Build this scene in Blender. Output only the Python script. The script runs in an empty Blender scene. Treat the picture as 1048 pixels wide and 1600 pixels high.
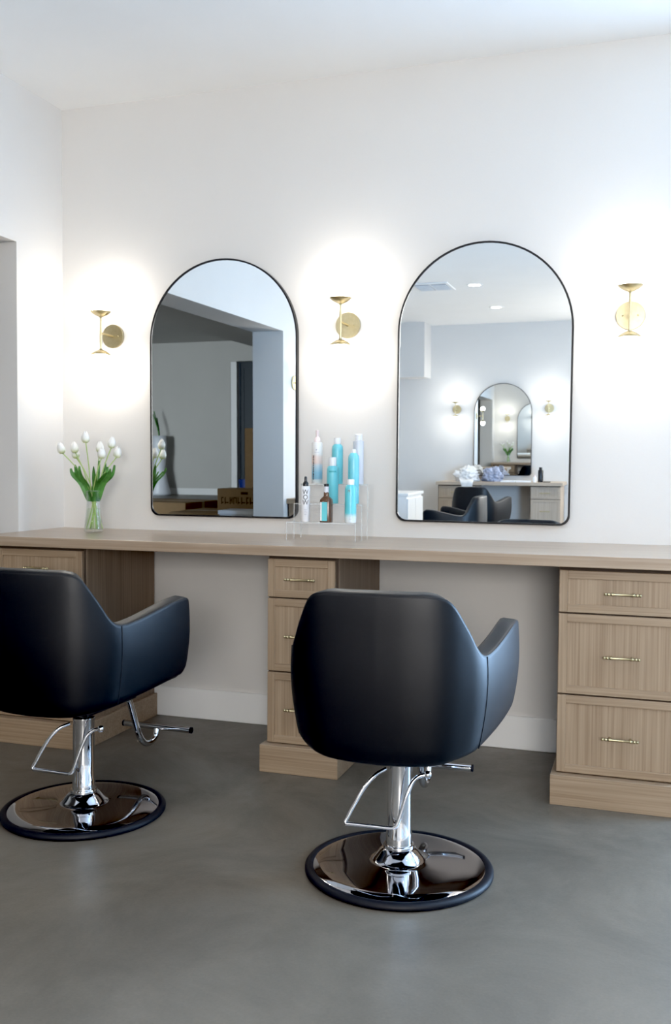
import bpy, bmesh, math, random
from mathutils import Vector, Matrix, noise
random.seed(7)
P_DL, P_WIN, P_SIDE, EXPO = 28.0, 8.0, 100.0, 0.0
P_FRONT = 265.0
P_DOOR = 345.0
PI = math.pi
C = bpy.context.scene.collection
sc = bpy.context.scene

# ------------------------------------------------------------------ materials
def new_mat(name):
    m = bpy.data.materials.new(name); m.use_nodes = True
    nt = m.node_tree
    return m, nt, nt.nodes['Principled BSDF']

def plain(name, col, rough=.5, metal=0.0, spec=.5, noise_amt=.03, scale=8.0, bump=0.0, bscale=200.0, **kw):
    m, nt, b = new_mat(name)
    n = nt.nodes.new('ShaderNodeTexNoise'); n.inputs['Scale'].default_value = scale; n.inputs['Detail'].default_value = 4
    tc = nt.nodes.new('ShaderNodeTexCoord'); nt.links.new(tc.outputs['Object'], n.inputs['Vector'])
    r = nt.nodes.new('ShaderNodeValToRGB')
    lo = [max(0, c * (1 - noise_amt)) for c in col]; hi = [min(1, c * (1 + noise_amt)) for c in col]
    r.color_ramp.elements[0].color = (*lo, 1); r.color_ramp.elements[1].color = (*hi, 1)
    r.color_ramp.elements[0].position = .3; r.color_ramp.elements[1].position = .7
    nt.links.new(n.outputs['Fac'], r.inputs['Fac']); nt.links.new(r.outputs['Color'], b.inputs['Base Color'])
    b.inputs['Roughness'].default_value = rough; b.inputs['Metallic'].default_value = metal
    b.inputs['Specular IOR Level'].default_value = spec
    for k, v in kw.items():
        b.inputs[k.replace('_', ' ')].default_value = v
    if bump:
        n2 = nt.nodes.new('ShaderNodeTexNoise'); n2.inputs['Scale'].default_value = bscale; n2.inputs['Detail'].default_value = 3
        nt.links.new(tc.outputs['Object'], n2.inputs['Vector'])
        bp = nt.nodes.new('ShaderNodeBump'); bp.inputs['Strength'].default_value = bump; bp.inputs['Distance'].default_value = .002
        nt.links.new(n2.outputs['Fac'], bp.inputs['Height']); nt.links.new(bp.outputs['Normal'], b.inputs['Normal'])
    return m

def wood(name, axis, c1, c2, rough=.42, fine=90.0, coat=0.0):
    """oak: fine grain lines running along `axis` plus broader cathedral bands"""
    m, nt, b = new_mat(name)
    tc = nt.nodes.new('ShaderNodeTexCoord')
    def lay(sc_across, sc_along, detail, dist):
        mp = nt.nodes.new('ShaderNodeMapping')
        s = [sc_across] * 3; s['xyz'.index(axis)] = sc_along
        mp.inputs['Scale'].default_value = s
        nt.links.new(tc.outputs['Object'], mp.inputs['Vector'])
        n = nt.nodes.new('ShaderNodeTexNoise'); n.inputs['Scale'].default_value = 1; n.inputs['Detail'].default_value = detail
        n.inputs['Distortion'].default_value = dist
        nt.links.new(mp.outputs['Vector'], n.inputs['Vector']); return n
    a = lay(fine * 1.6, 1.6, 3, .2); d = lay(14, .9, 4, 1.2)
    mx = nt.nodes.new('ShaderNodeMix'); mx.data_type = 'FLOAT'; mx.inputs['Factor'].default_value = .34
    nt.links.new(a.outputs['Fac'], mx.inputs['A']); nt.links.new(d.outputs['Fac'], mx.inputs['B'])
    r = nt.nodes.new('ShaderNodeValToRGB')
    r.color_ramp.elements[0].color = (*c1, 1); r.color_ramp.elements[1].color = (*c2, 1)
    r.color_ramp.elements[0].position = .36; r.color_ramp.elements[1].position = .62
    nt.links.new(mx.outputs['Result'], r.inputs['Fac']); nt.links.new(r.outputs['Color'], b.inputs['Base Color'])
    b.inputs['Roughness'].default_value = rough
    b.inputs['Coat Weight'].default_value = coat; b.inputs['Coat Roughness'].default_value = .25
    bp = nt.nodes.new('ShaderNodeBump'); bp.inputs['Strength'].default_value = .08; bp.inputs['Distance'].default_value = .001
    nt.links.new(a.outputs['Fac'], bp.inputs['Height']); nt.links.new(bp.outputs['Normal'], b.inputs['Normal'])
    return m

def emis(name, col, strength):
    m, nt, b = new_mat(name)
    n = nt.nodes.new('ShaderNodeTexNoise'); n.inputs['Scale'].default_value = 3
    b.inputs['Base Color'].default_value = (.9, .9, .88, 1); b.inputs['Roughness'].default_value = .3
    b.inputs['Emission Color'].default_value = (*col, 1); b.inputs['Emission Strength'].default_value = strength
    return m

def concrete():
    m, nt, b = new_mat('polished_concrete')
    tc = nt.nodes.new('ShaderNodeTexCoord')
    n1 = nt.nodes.new('ShaderNodeTexNoise'); n1.inputs['Scale'].default_value = 1.7; n1.inputs['Detail'].default_value = 10; n1.inputs['Roughness'].default_value = .70
    n1.inputs['Distortion'].default_value = .6
    n2 = nt.nodes.new('ShaderNodeTexNoise'); n2.inputs['Scale'].default_value = 120; n2.inputs['Detail'].default_value = 4
    for n in (n1, n2): nt.links.new(tc.outputs['Object'], n.inputs['Vector'])
    mx = nt.nodes.new('ShaderNodeMix'); mx.data_type = 'FLOAT'; mx.inputs['Factor'].default_value = .16
    nt.links.new(n1.outputs['Fac'], mx.inputs['A']); nt.links.new(n2.outputs['Fac'], mx.inputs['B'])
    r = nt.nodes.new('ShaderNodeValToRGB')
    r.color_ramp.elements[0].color = (.102, .088, .068, 1); r.color_ramp.elements[1].color = (.182, .158, .127, 1)
    r.color_ramp.elements[0].position = .33; r.color_ramp.elements[1].position = .68
    nt.links.new(mx.outputs['Result'], r.inputs['Fac']); nt.links.new(r.outputs['Color'], b.inputs['Base Color'])
    rr = nt.nodes.new('ShaderNodeMapRange'); rr.inputs['From Min'].default_value = .3; rr.inputs['From Max'].default_value = .7; rr.inputs['To Min'].default_value = .47; rr.inputs['To Max'].default_value = .31
    nt.links.new(n1.outputs['Fac'], rr.inputs['Value']); nt.links.new(rr.outputs['Result'], b.inputs['Roughness'])
    bp = nt.nodes.new('ShaderNodeBump'); bp.inputs['Strength'].default_value = .12; bp.inputs['Distance'].default_value = .002
    nt.links.new(n2.outputs['Fac'], bp.inputs['Height']); nt.links.new(bp.outputs['Normal'], b.inputs['Normal'])
    b.inputs['Specular IOR Level'].default_value = .55
    return m

def glass(name, tint, alpha_mix=.12, rough=.03, strength=1.0):
    """thin clear glass or acrylic: mostly see-through, glossy at grazing angles"""
    m = bpy.data.materials.new(name); m.use_nodes = True; nt = m.node_tree
    nt.nodes.clear()
    out = nt.nodes.new('ShaderNodeOutputMaterial')
    tr = nt.nodes.new('ShaderNodeBsdfTransparent'); tr.inputs['Color'].default_value = (*tint, 1)
    gl = nt.nodes.new('ShaderNodeBsdfGlossy'); gl.inputs['Roughness'].default_value = rough
    fr = nt.nodes.new('ShaderNodeLayerWeight'); fr.inputs['Blend'].default_value = alpha_mix
    mx = nt.nodes.new('ShaderNodeMixShader')
    mu = nt.nodes.new('ShaderNodeMath'); mu.operation = 'MULTIPLY'; mu.inputs[1].default_value = strength
    nt.links.new(fr.outputs['Facing'], mu.inputs[0]); nt.links.new(mu.outputs[0], mx.inputs['Fac'])
    nt.links.new(tr.outputs[0], mx.inputs[1]); nt.links.new(gl.outputs[0], mx.inputs[2])
    nt.links.new(mx.outputs[0], out.inputs['Surface'])
    return m

def brushed_brass():
    m, nt, b = new_mat('brushed_brass')
    tc = nt.nodes.new('ShaderNodeTexCoord')
    n = nt.nodes.new('ShaderNodeTexNoise'); n.inputs['Scale'].default_value = 60
    nt.links.new(tc.outputs['Object'], n.inputs['Vector'])
    r = nt.nodes.new('ShaderNodeValToRGB')
    r.color_ramp.elements[0].color = (.50, .42, .24, 1); r.color_ramp.elements[1].color = (.62, .54, .35, 1)
    nt.links.new(n.outputs['Fac'], r.inputs['Fac']); nt.links.new(r.outputs['Color'], b.inputs['Base Color'])
    b.inputs['Metallic'].default_value = 1; b.inputs['Roughness'].default_value = .3
    b.inputs['Anisotropic'].default_value = .6
    return m

def ramp_z(name, stops, rough=.35, metal=0.0):
    """colour bands along local height; stops = [(z, colour), ...]"""
    m, nt, b = new_mat(name)
    tc = nt.nodes.new('ShaderNodeTexCoord'); sp = nt.nodes.new('ShaderNodeSeparateXYZ')
    nt.links.new(tc.outputs['Object'], sp.inputs[0])
    z0, z1 = stops[0][0], stops[-1][0]
    mr = nt.nodes.new('ShaderNodeMapRange'); mr.inputs['From Min'].default_value = z0; mr.inputs['From Max'].default_value = z1
    nt.links.new(sp.outputs['Z'], mr.inputs['Value'])
    r = nt.nodes.new('ShaderNodeValToRGB'); cr = r.color_ramp
    while len(cr.elements) < len(stops): cr.elements.new(.5)
    for e, (z, c) in zip(cr.elements, stops):
        e.position = (z - z0) / (z1 - z0); e.color = (*c, 1)
    nt.links.new(mr.outputs['Result'], r.inputs['Fac']); nt.links.new(r.outputs['Color'], b.inputs['Base Color'])
    b.inputs['Roughness'].default_value = rough; b.inputs['Metallic'].default_value = metal
    return m

M = {}
M['wall'] = plain('wall_paint', (.70, .681, .655), .7, noise_amt=.01, scale=3, bump=.12, bscale=110)
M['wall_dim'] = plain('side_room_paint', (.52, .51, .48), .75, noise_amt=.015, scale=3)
M['ceil'] = plain('ceiling_paint', (.90, .895, .88), .8, noise_amt=.01, scale=3, bump=.1, bscale=90)
M['trim'] = plain('white_trim_paint', (.80, .80, .79), .4, noise_amt=.01)
M['floor'] = concrete()
OAK1, OAK2 = (.262, .182, .114), (.375, .278, .188)
M['oak_z'] = wood('oak_vertical_grain', 'z', OAK1, OAK2, .45)
M['oak_x'] = wood('oak_horizontal_grain', 'x', OAK1, OAK2, .4)
M['oak_y'] = wood('oak_depth_grain', 'y', OAK1, OAK2, .4)
M['oak_top'] = wood('oak_worktop', 'x', (.31, .225, .155), (.42, .325, .24), .30, fine=60, coat=.25)
M['oak_side'] = wood('oak_side_panel', 'z', (.19, .13, .083), (.27, .195, .132), .45, fine=60)
M['shadow_gap'] = plain('gap_shade_brown', (.07, .05, .035), .8)  # shade between drawers put into a near-black brown
M['oak2_z'] = wood('pale_oak_vertical_grain', 'z', (.42, .34, .26), (.52, .43, .34), .5)
M['oak2_x'] = wood('pale_oak_horizontal_grain', 'x', (.42, .34, .26), (.52, .43, .34), .5)
M['leather'] = plain('black_leather', (.0045, .0047, .0058), .45, spec=.40, noise_amt=.1, scale=12, bump=.08, bscale=420)
M['leather_seam'] = plain('seam_thread', (.004, .004, .006), .7)
M['chrome'] = plain('chrome', (.78, .78, .80), .055, metal=1.0, noise_amt=.005)
M['chrome_dark'] = plain('polished_base_chrome', (.50, .50, .53), .045, metal=1.0, noise_amt=.005)
M['rubber'] = plain('black_rubber', (.008, .008, .011), .5, spec=.3, noise_amt=.05)
M['mirror'] = plain('mirror_silver', (.885, .92, .93), .0, metal=1.0, noise_amt=.0)
M['black_metal'] = plain('black_metal', (.012, .011, .011), .35, metal=.3)
M['brass'] = brushed_brass()
M['opal'] = emis('opal_globe', (1, .93, .84), 58)
M['opal_far'] = emis('opal_globe_far', (1, .96, .92), 88)
M['can_light'] = emis('downlight_disc', (1, .98, .94), 12)
M['glass'] = glass('clear_vase_glass', (.975, .985, .972), .18)
M['water'] = glass('vase_water', (.93, .975, .90), .08)
M['acrylic'] = glass('clear_acrylic', (.990, .993, .993), .10, strength=.35)
M['acrylic_edge'] = plain('acrylic_polished_edge', (.90, .92, .92), .12, Alpha=.30)
M['petal'] = ramp_z('tulip_petal', [(-.001, (.62, .70, .30)), (.012, (.86, .87, .74)), (.026, (.93, .925, .88)), (.06, (.95, .94, .91))], .5)
M['stem'] = plain('tulip_stem', (.42, .56, .20), .5, noise_amt=.1)
M['leaf'] = plain('tulip_leaf', (.085, .24, .050), .45, noise_amt=.35, scale=30)
M['white_plastic'] = plain('white_plastic', (.84, .85, .88), .35, noise_amt=.01)
M['grey_white'] = plain('cool_white_plastic', (.70, .73, .80), .3, noise_amt=.02)
M['aqua'] = plain('aqua_bottle', (.17, .58, .66), .32, noise_amt=.03)
M['aqua_can'] = plain('aqua_can', (.20, .63, .73), .25, noise_amt=.03)
M['aqua_fade'] = ramp_z('aqua_fading_white', [(0, (.80, .85, .88)), (.024, (.72, .84, .88)), (.042, (.14, .60, .68)), (.2, (.15, .60, .67))], .3)
M['pink_blue'] = ramp_z('pink_to_blue', [(0, (.74, .75, .75)), (.016, (.62, .70, .74)), (.022, (.24, .47, .62)), (.050, (.27, .52, .68)), (.080, (.55, .66, .74)),
                                        (.092, (.76, .62, .58)), (.118, (.80, .66, .60)), (.132, (.80, .79, .78)), (.19, (.83, .83, .82))], .3)
M['pale_pink'] = plain('pale_pink_plastic', (.86, .74, .74), .4)
M['black_plastic'] = plain('black_plastic', (.015, .015, .017), .25)
M['amber'] = plain('amber_glass', (.105, .045, .016), .12, spec=.7, noise_amt=.15, scale=20)
M['label_white'] = plain('paper_label_white', (.80, .83, .82), .6)
M['label_aqua'] = plain('paper_label_aqua', (.16, .62, .68), .6)
M['ink'] = plain('dark_ink', (.03, .03, .035), .6)
M['ink_grey'] = plain('grey_ink', (.45, .46, .52), .6)
M['ink_red'] = plain('copper_ink', (.28, .12, .08), .5)
M['ink_aqua'] = plain('dark_aqua_ink', (.06, .38, .42), .5)
M['card'] = plain('cardboard', (.28, .185, .095), .8, noise_amt=.06, scale=14)
M['card_dark'] = plain('cardboard_print', (.075, .045, .022), .8)
M['tape'] = plain('packing_tape', (.42, .32, .19), .35)
M['paper'] = plain('white_paper', (.82, .84, .87), .7)
M['dark_door'] = plain('charcoal_door_paint', (.022, .028, .032), .5)
M['towel'] = plain('white_towel', (.80, .80, .80), .9, bump=.5, bscale=160)
M['bag'] = plain('blue_plastic_bag', (.30, .34, .46), .3, noise_amt=.45, scale=14)
M['blue_bin'] = plain('blue_plastic', (.03, .05, .20), .4)
M['pot_white'] = plain('white_ceramic', (.80, .84, .90), .35)
M['vent_dark'] = plain('vent_shadow', (.20, .23, .30), .6)
M['window_glass'] = glass('window_glass', (.96, .97, .98), .1)

# ------------------------------------------------------------------ mesh helpers
def finish(name, bm, mat, parent=None, smooth=False, mats=None, angle=None):
    me = bpy.data.meshes.new(name); bmesh.ops.recalc_face_normals(bm, faces=bm.faces[:]); bm.to_mesh(me); bm.free()
    for mm in (mats or [mat]): me.materials.append(mm)
    if smooth:
        me.polygons.foreach_set('use_smooth', [True] * len(me.polygons))
        if angle is not None:
            me.set_sharp_from_angle(angle=angle)
    o = bpy.data.objects.new(name, me); C.objects.link(o)
    if parent is not None: o.parent = parent
    return o

def thing(name, label, cat, loc=(0, 0, 0), rotz=0, group=None):
    o = bpy.data.objects.new(name, None); C.objects.link(o)
    o.location = loc; o.rotation_euler = (0, 0, rotz); o.empty_display_size = .05
    o['label'] = label; o['category'] = cat
    if group: o['group'] = group
    return o

def tag(o, label, cat, group=None, kind=None):
    o['label'] = label; o['category'] = cat
    if group: o['group'] = group
    if kind: o['kind'] = kind
    return o

def struct(name, bm, mat, parent=None, **k):
    o = finish(name, bm, mat, parent, **k)
    if parent is None:
        o['kind'] = 'structure'
    return o

def box(bm, x0, x1, y0, y1, z0, z1, bev=0.0, seg=2, mi=0):
    vs = [bm.verts.new((x, y, z)) for x in (x0, x1) for y in (y0, y1) for z in (z0, z1)]
    fs = [(0, 1, 3, 2), (4, 6, 7, 5), (0, 4, 5, 1), (2, 3, 7, 6), (0, 2, 6, 4), (1, 5, 7, 3)]
    faces = [bm.faces.new([vs[i] for i in f]) for f in fs]
    for f in faces: f.material_index = mi
    if bev:
        es = list({e for f in faces for e in f.edges})
        bmesh.ops.bevel(bm, geom=es, offset=bev, segments=seg, affect='EDGES', profile=.5)
    return bm

def bx(*a, **k):
    bm = bmesh.new(); return box(bm, *a, **k)

def lathe(bm, prof, cx=0, cy=0, z0=0, n=40, mi=0, sq=0):
    """prof: (radius, z) from bottom to top; sq>0 makes the plan a rounded square"""
    rings = []
    for r, z in prof:
        if r < 1e-5:
            rings.append([bm.verts.new((cx, cy, z0 + z))]); continue
        ring = []
        for i in range(n):
            a = 2 * PI * i / n; c, s = math.cos(a), math.sin(a); rr = r
            if sq: rr = r / ((abs(c) ** sq + abs(s) ** sq) ** (1 / sq))
            ring.append(bm.verts.new((cx + rr * c, cy + rr * s, z0 + z)))
        rings.append(ring)
    for A, B in zip(rings, rings[1:]):
        if len(A) == 1 and len(B) == 1: continue
        for i in range(n):
            j = (i + 1) % n
            if len(A) == 1: f = bm.faces.new((A[0], B[j], B[i]))
            elif len(B) == 1: f = bm.faces.new((A[i], A[j], B[0]))
            else: f = bm.faces.new((A[i], A[j], B[j], B[i]))
            f.material_index = mi
    return bm

def catmull(pts, per=8, closed=False):
    P = [Vector(p) for p in pts]; out = []
    n = len(P)
    rng = range(n) if closed else range(n - 1)
    for i in rng:
        if closed: a, b, c, d = P[(i - 1) % n], P[i], P[(i + 1) % n], P[(i + 2) % n]
        else: a, b, c, d = P[max(i - 1, 0)], P[i], P[i + 1], P[min(i + 2, n - 1)]
        for k in range(per):
            t = k / per
            out.append(.5 * ((2 * b) + (c - a) * t + (2 * a - 5 * b + 4 * c - d) * t * t + (3 * b - a - 3 * c + d) * t ** 3))
    if not closed: out.append(P[-1].copy())
    return out

def tube(bm, pts, r, n=12, closed=False, mi=0, caps=True):
    pts = [Vector(p) for p in pts]
    rs = r if isinstance(r, (list, tuple)) else [r] * len(pts)
    N = len(pts); rings = []; up = None
    for i, p in enumerate(pts):
        if closed: t = pts[(i + 1) % N] - pts[i - 1]
        else: t = pts[min(i + 1, N - 1)] - pts[max(i - 1, 0)]
        t.normalize()
        if up is None:
            up = Vector((0, 0, 1)) if abs(t.z) < .9 else Vector((1, 0, 0))
        s = t.cross(up); s.normalize(); up = s.cross(t); up.normalize()
        rings.append([bm.verts.new(p + rs[i] * (math.cos(2 * PI * k / n) * s + math.sin(2 * PI * k / n) * up)) for k in range(n)])
    m = N if closed else N - 1
    for i in range(m):
        A, B = rings[i], rings[(i + 1) % N]
        for k in range(n):
            f = bm.faces.new((A[k], A[(k + 1) % n], B[(k + 1) % n], B[k])); f.material_index = mi
    if caps and not closed:
        for R in (rings[0], rings[-1]):
            f = bm.faces.new(R); f.material_index = mi
    return bm

def tb(*a, **k):
    bm = bmesh.new(); return tube(bm, *a, **k)

def lb(*a, **k):
    bm = bmesh.new(); return lathe(bm, *a, **k)

def copy_tree(o, parent=None):
    c = o.copy(); C.objects.link(c); c.parent = parent
    for ch in list(o.children): copy_tree(ch, c)
    return c

# ------------------------------------------------------------------ room numbers (metres)
XL, XR = -2.828, 2.70      # left and right wall faces
YB, YF = 0.0, -8.69        # mirror wall, opposite wall
HC = 2.998                 # ceiling
CT = .914                  # worktop top
OP0, OP1, OPH = -.37, -3.12, 2.268   # opening in the left wall
TH = .265

# ------------------------------------------------------------------ shell
struct('floor', bx(-9.2, XR + .2, YF - 1.2, .2, -.12, 0), M['floor'])
struct('ceiling', bx(XL - TH, XR + .2, YF - .2, .2, HC, HC + .1), M['ceil'])
GX0, GX1, GZ1 = 1.05, 2.5, 2.25
bm = bmesh.new(); box(bm, XL - .2, GX0, 0, .18, 0, HC); box(bm, GX1, XR + .2, 0, .18, 0, HC); box(bm, GX0, GX1, 0, .18, GZ1, HC)
struct('wall_back', bm, M['wall'])
bm = bmesh.new()
for x in (GX0, GX1 - .09): box(bm, x, x + .09, .05, .10, 0, GZ1)
for z, h in ((0.0, .2), (GZ1 - .10, .10)): box(bm, GX0 + .09, GX1 - .09, .05, .10, z, z + h)
d2 = struct('door_2', bm, M['trim'])
finish('pane', bx(GX0 + .09, GX1 - .09, .072, .078, .2, GZ1 - .1), M['window_glass'], d2)
finish('door_handle', tb([(GX0 + .045, .05, 1.0), (GX0 + .045, -.01, 1.0), (GX0 + .17, -.01, 1.0)], .01), M['chrome'], d2, smooth=True)
bm = bmesh.new()
box(bm, XL - TH, XL, OP0, 0, 0, HC)
box(bm, XL - TH, XL, OP1, OP0, OPH, HC)
box(bm, XL - TH, XL, -5.2, OP1, 0, HC)
box(bm, XL - TH, XL, -6.95, -5.2, 2.53, HC)
struct('wall_left', bm, M['wall'])
FX0, FX1, FZ0, FZ1 = .45, 2.50, 1.20, 2.80  # opening for an added, unseen window that gives frontal fill
bm = bmesh.new()
box(bm, -3.55, FX0, YF - .18, YF, 0, HC); box(bm, FX1, XR + .2, YF - .18, YF, 0, HC)
box(bm, FX0, FX1, YF - .18, YF, 0, FZ0); box(bm, FX0, FX1, YF - .18, YF, FZ1, HC)
struct('wall_front', bm, M['wall'])
bm = bmesh.new()
for x in (FX0, (FX0 + FX1) / 2 - .03, FX1 - .06): box(bm, x, x + .06, YF - .12, YF - .06, FZ0, FZ1)
for z in (FZ0, FZ1 - .06): box(bm, FX0, FX1, YF - .12, YF - .06, z, z + .06)
w3 = struct('window_3', bm, M['trim'])  # added window, only there to carry the frontal fill
finish('pane', bx(FX0 + .06, FX1 - .06, YF - .092, YF - .088, FZ0 + .06, FZ1 - .06), M['window_glass'], w3)
bm = bmesh.new(); box(bm, XL - .72, XL - .02, YF, -8.28, 2.285, HC - .0)
struct('wall_soffit', bm, M['wall'])
# right wall with two tall window openings
WIN = [(-2.85, -.55), (-6.4, -3.6)]
bm = bmesh.new()
WZ0, WZ1 = .25, 2.45
for a, b in ((0, -.55), (-2.85, -3.6), (-6.4, YF)): box(bm, XR, XR + .18, b, a, 0, HC)
for b, a in WIN:
    box(bm, XR, XR + .18, b, a, 0, WZ0); box(bm, XR, XR + .18, b, a, WZ1, HC)
struct('wall_right', bm, M['wall'])
for i, (b, a) in enumerate(WIN):
    bm = bmesh.new()
    for y in (b, a - .05): box(bm, XR + .05, XR + .11, y, y + .05, WZ0, WZ1)
    for z in (WZ0, WZ1 - .05): box(bm, XR + .05, XR + .11, b, a, z, z + .05)
    mid = (a + b) / 2; box(bm, XR + .06, XR + .10, mid - .02, mid + .02, WZ0, WZ1)
    w = struct('window_%d' % (i + 1), bm, M['trim'])
    finish('pane', bx(XR + .078, XR + .082, b + .05, a - .05, WZ0 + .05, WZ1 - .05), M['window_glass'], w)
# baseboards
BH = .146
def board(name, x0, x1, y0, y1):
    bm = bmesh.new(); box(bm, x0, x1, y0, y1, 0, BH, bev=.003, seg=1); struct(name, bm, M['trim'])
board('baseboard_back', XL, GX0 - .01, -.015, 0)
board('baseboard_left', XL, XL + .015, -5.2, OP1)
board('baseboard_front', -3.5, XR, YF, YF + .015)
board('baseboard_right', XR - .015, XR, YF + .015, -.015)
board('baseboard_jamb', XL - TH, XL, OP1, OP1 + .015)

# ------------------------------------------------------------------ side room seen through the opening (in the left mirror)
SX = -9.0; SY = -9.5; SF = .62
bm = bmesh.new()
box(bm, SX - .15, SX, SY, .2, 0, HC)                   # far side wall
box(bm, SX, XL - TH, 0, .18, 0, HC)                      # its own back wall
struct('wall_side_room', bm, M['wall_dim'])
struct('wall_partition', bx(-3.62, -3.55, YF - .9, -5.2, 0, HC), M['wall'])
struct('wall_partition_return', bx(-3.62, XL - TH, -5.3, -5.2, 0, HC), M['wall'])
DX0, DX1, DZ = -6.17, -5.1, SF + 2.06
bm = bmesh.new()
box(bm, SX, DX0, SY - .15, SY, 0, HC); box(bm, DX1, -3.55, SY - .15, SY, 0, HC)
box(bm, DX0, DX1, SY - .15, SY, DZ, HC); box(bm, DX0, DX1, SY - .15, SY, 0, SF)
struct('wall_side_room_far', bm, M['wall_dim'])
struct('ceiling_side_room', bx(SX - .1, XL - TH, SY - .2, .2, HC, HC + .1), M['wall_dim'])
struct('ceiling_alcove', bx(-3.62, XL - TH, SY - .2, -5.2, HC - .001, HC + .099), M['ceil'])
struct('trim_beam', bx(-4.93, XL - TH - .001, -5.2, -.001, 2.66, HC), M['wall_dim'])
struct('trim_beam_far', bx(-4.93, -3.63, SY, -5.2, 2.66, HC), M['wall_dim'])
struct('floor_raised', bx(SX, -3.62, SY, -6.9, 0, SF), M['floor'])
bm = bmesh.new(); box(bm, SX, DX0 - .11, SY, SY + .015, SF, SF + .10)
struct('baseboard_side_room', bm, M['trim'])
bm = bmesh.new()
box(bm, DX0 - .07, DX0, SY, SY + .02, SF, DZ + .10); box(bm, DX1, DX1 + .10, SY, SY + .02, SF, DZ + .10)
box(bm, DX0, DX1, SY, SY + .02, DZ, DZ + .10)
d = struct('trim_door_casing', bm, M['wall_dim'])
struct('trim_door_jamb', bx(DX0 + .002, DX0 + .10, SY - .1, SY + .012, SF, DZ - .002), M['trim'])
bm = bmesh.new(); box(bm, DX0 + .10, DX1, SY - .16, SY - .11, SF, DZ)
for k in range(6):
    box(bm, DX0 + .16 + k * .15, DX0 + .175 + k * .15, SY - .11, SY - .1, SF + .1, DZ - .1)
dd = struct('door_1', bm, M['dark_door'])
finish('handle', tb([(DX1 - .1, SY - .11, SF + 1), (DX1 - .1, SY - .05, SF + 1), (DX1 - .2, SY - .05, SF + 1)], .01), M['chrome'], dd, smooth=True)

# cardboard boxes in the side room
def carton(label, cx, cy, z, w, dpt, h, rot=0, flaps=True):
    t = thing('cardboard_box', label, 'box', (cx, cy, z), rot, 'cardboard boxes beyond the opening')
    bm = bmesh.new(); box(bm, -w / 2, w / 2, -dpt / 2, dpt / 2, 0, h, bev=.004, seg=1)
    finish('carton', bm, M['card'], t)
    bm = bmesh.new(); box(bm, -w / 2 - .0008, w / 2 + .0008, -.025, .025, h * .72, h + .0009)
    finish('packing_tape', bm, M['tape'], t)
    return t
carton('broad cardboard box lying at the lower left inside the left mirror', -4.86, -4.70, 0, 1.15, .66, .795, .10)
carton('wide cardboard box under the printed box, seen in the left mirror', -3.70, -3.97, 0, .86, .72, .75, 0)
pb = carton('long cardboard box printed with dark lettering, seen in the left mirror', -3.475, -4.15, .7505, .72, .28, .203, 0)
tall = carton('tall upright cardboard box with a white label, seen in the left mirror', -3.56, -4.84, 0, .52, .44, 1.53, 0)
finish('shipping_label', bx(-.02, .14, .2202, .2215, 1.18, 1.42), M['paper'], tall)
# letter-like print on the long box (illegible in the photograph)
bm = bmesh.new(); x = -.32
rr = random.Random(3)
while x < .22:
    wdt = rr.choice((.03, .038, .045)); k = rr.randint(0, 3)
    y = .1405
    box(bm, x, x + .009, y, y + .001, .06, .125)
    if k in (0, 2): box(bm, x + wdt - .012, x + wdt - .003, y, y + .001, .07, .125)
    if k in (1, 2): box(bm, x, x + wdt - .006, y, y + .001, .115, .125)
    if k in (0, 1, 3): box(bm, x, x + wdt - .006, y, y + .001, .07 if k else .093, .08 if k else .103)
    x += wdt + (.02 if rr.random() < .15 else .006)
box(bm, -.12, -.05, y, y + .001, .15, .175); box(bm, .02, .22, y, y + .001, .155, .162)
finish('printed_lettering', bm, M['card_dark'], pb)
# white foam sheet on the floor-side stack near the jamb
fs = bx(-3.49, -3.11, -3.54, -3.28, .765, .80, bev=.004, seg=1)
fo = finish('foam_sheet', fs, M['paper']); tag(fo, 'white foam sheet standing low beside the wall end, seen in the left mirror', 'packing foam')
bm = bmesh.new(); box(bm, -3.48, -3.12, -3.53, -3.29, 0, .764, bev=.004, seg=1)
o = finish('foam_block', bm, M['paper']); tag(o, 'white packing foam block under the white foam sheet', 'packing foam')
# blue bin by the dark doorway, floor vase
bm = lb([(0, 0), (.10, 0), (.13, .26), (.12, .26), (.09, .02), (0, .02)], -5.78, -9.2, SF, 24)
o = finish('waste_bin', bm, M['blue_bin'], smooth=True, angle=.6); tag(o, 'small dark blue bin standing before the dark doorway in the left mirror', 'bin')
t = thing('floor_vase', 'tall white floor vase at the left edge of the left mirror', 'vase', (-7.25, -9.2, SF))
finish('body', lb([(0, 0), (.16, 0), (.17, .03), (.12, .22), (.085, .42), (.10, .62), (.11, .80), (.10, .92), (.085, .92), (.085, .7), (0, .68)], n=32), M['pot_white'], t, smooth=True)
bm = bmesh.new()
for k in range(4):
    a = 2.2 + k * .6; tube(bm, catmull([(0, 0, .8), (.02 * math.cos(a), .02 * math.sin(a), 1.0), (.10 * math.cos(a), .06 * math.sin(a), 1.2 + .05 * (k % 3))], 5), .008, 6)
finish('dark_stems', bm, M['leaf'], t)

# white low cabinet against the left wall further back (lower left corner of the right mirror)
t = thing('storage_cabinet', 'low white cabinet in the lower left corner of the right mirror', 'cabinet', (-2.62, -6.05, 0))
finish('carcass', bx(-.18, .18, -.35, .35, 0, .83, bev=.003, seg=1), M['trim'], t)
finish('top', bx(-.2, .2, -.37, .37, .83, .86, bev=.004, seg=1), M['trim'], t)
for s in (-1, 1):
    dr = finish('door', bx(.18, .198, s * .175 - .168, s * .175 + .168, .03, .80, bev=.003, seg=1), M['trim'], t)
    finish('knob', lb([(0, 0), (.008, 0), (.012, .012), (0, .016)], 0, 0, 0, 12), M['chrome'], dr).matrix_local = Matrix.Translation((.198, s * .03, .5)) @ Matrix.Rotation(PI / 2, 4, 'Y')

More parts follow.
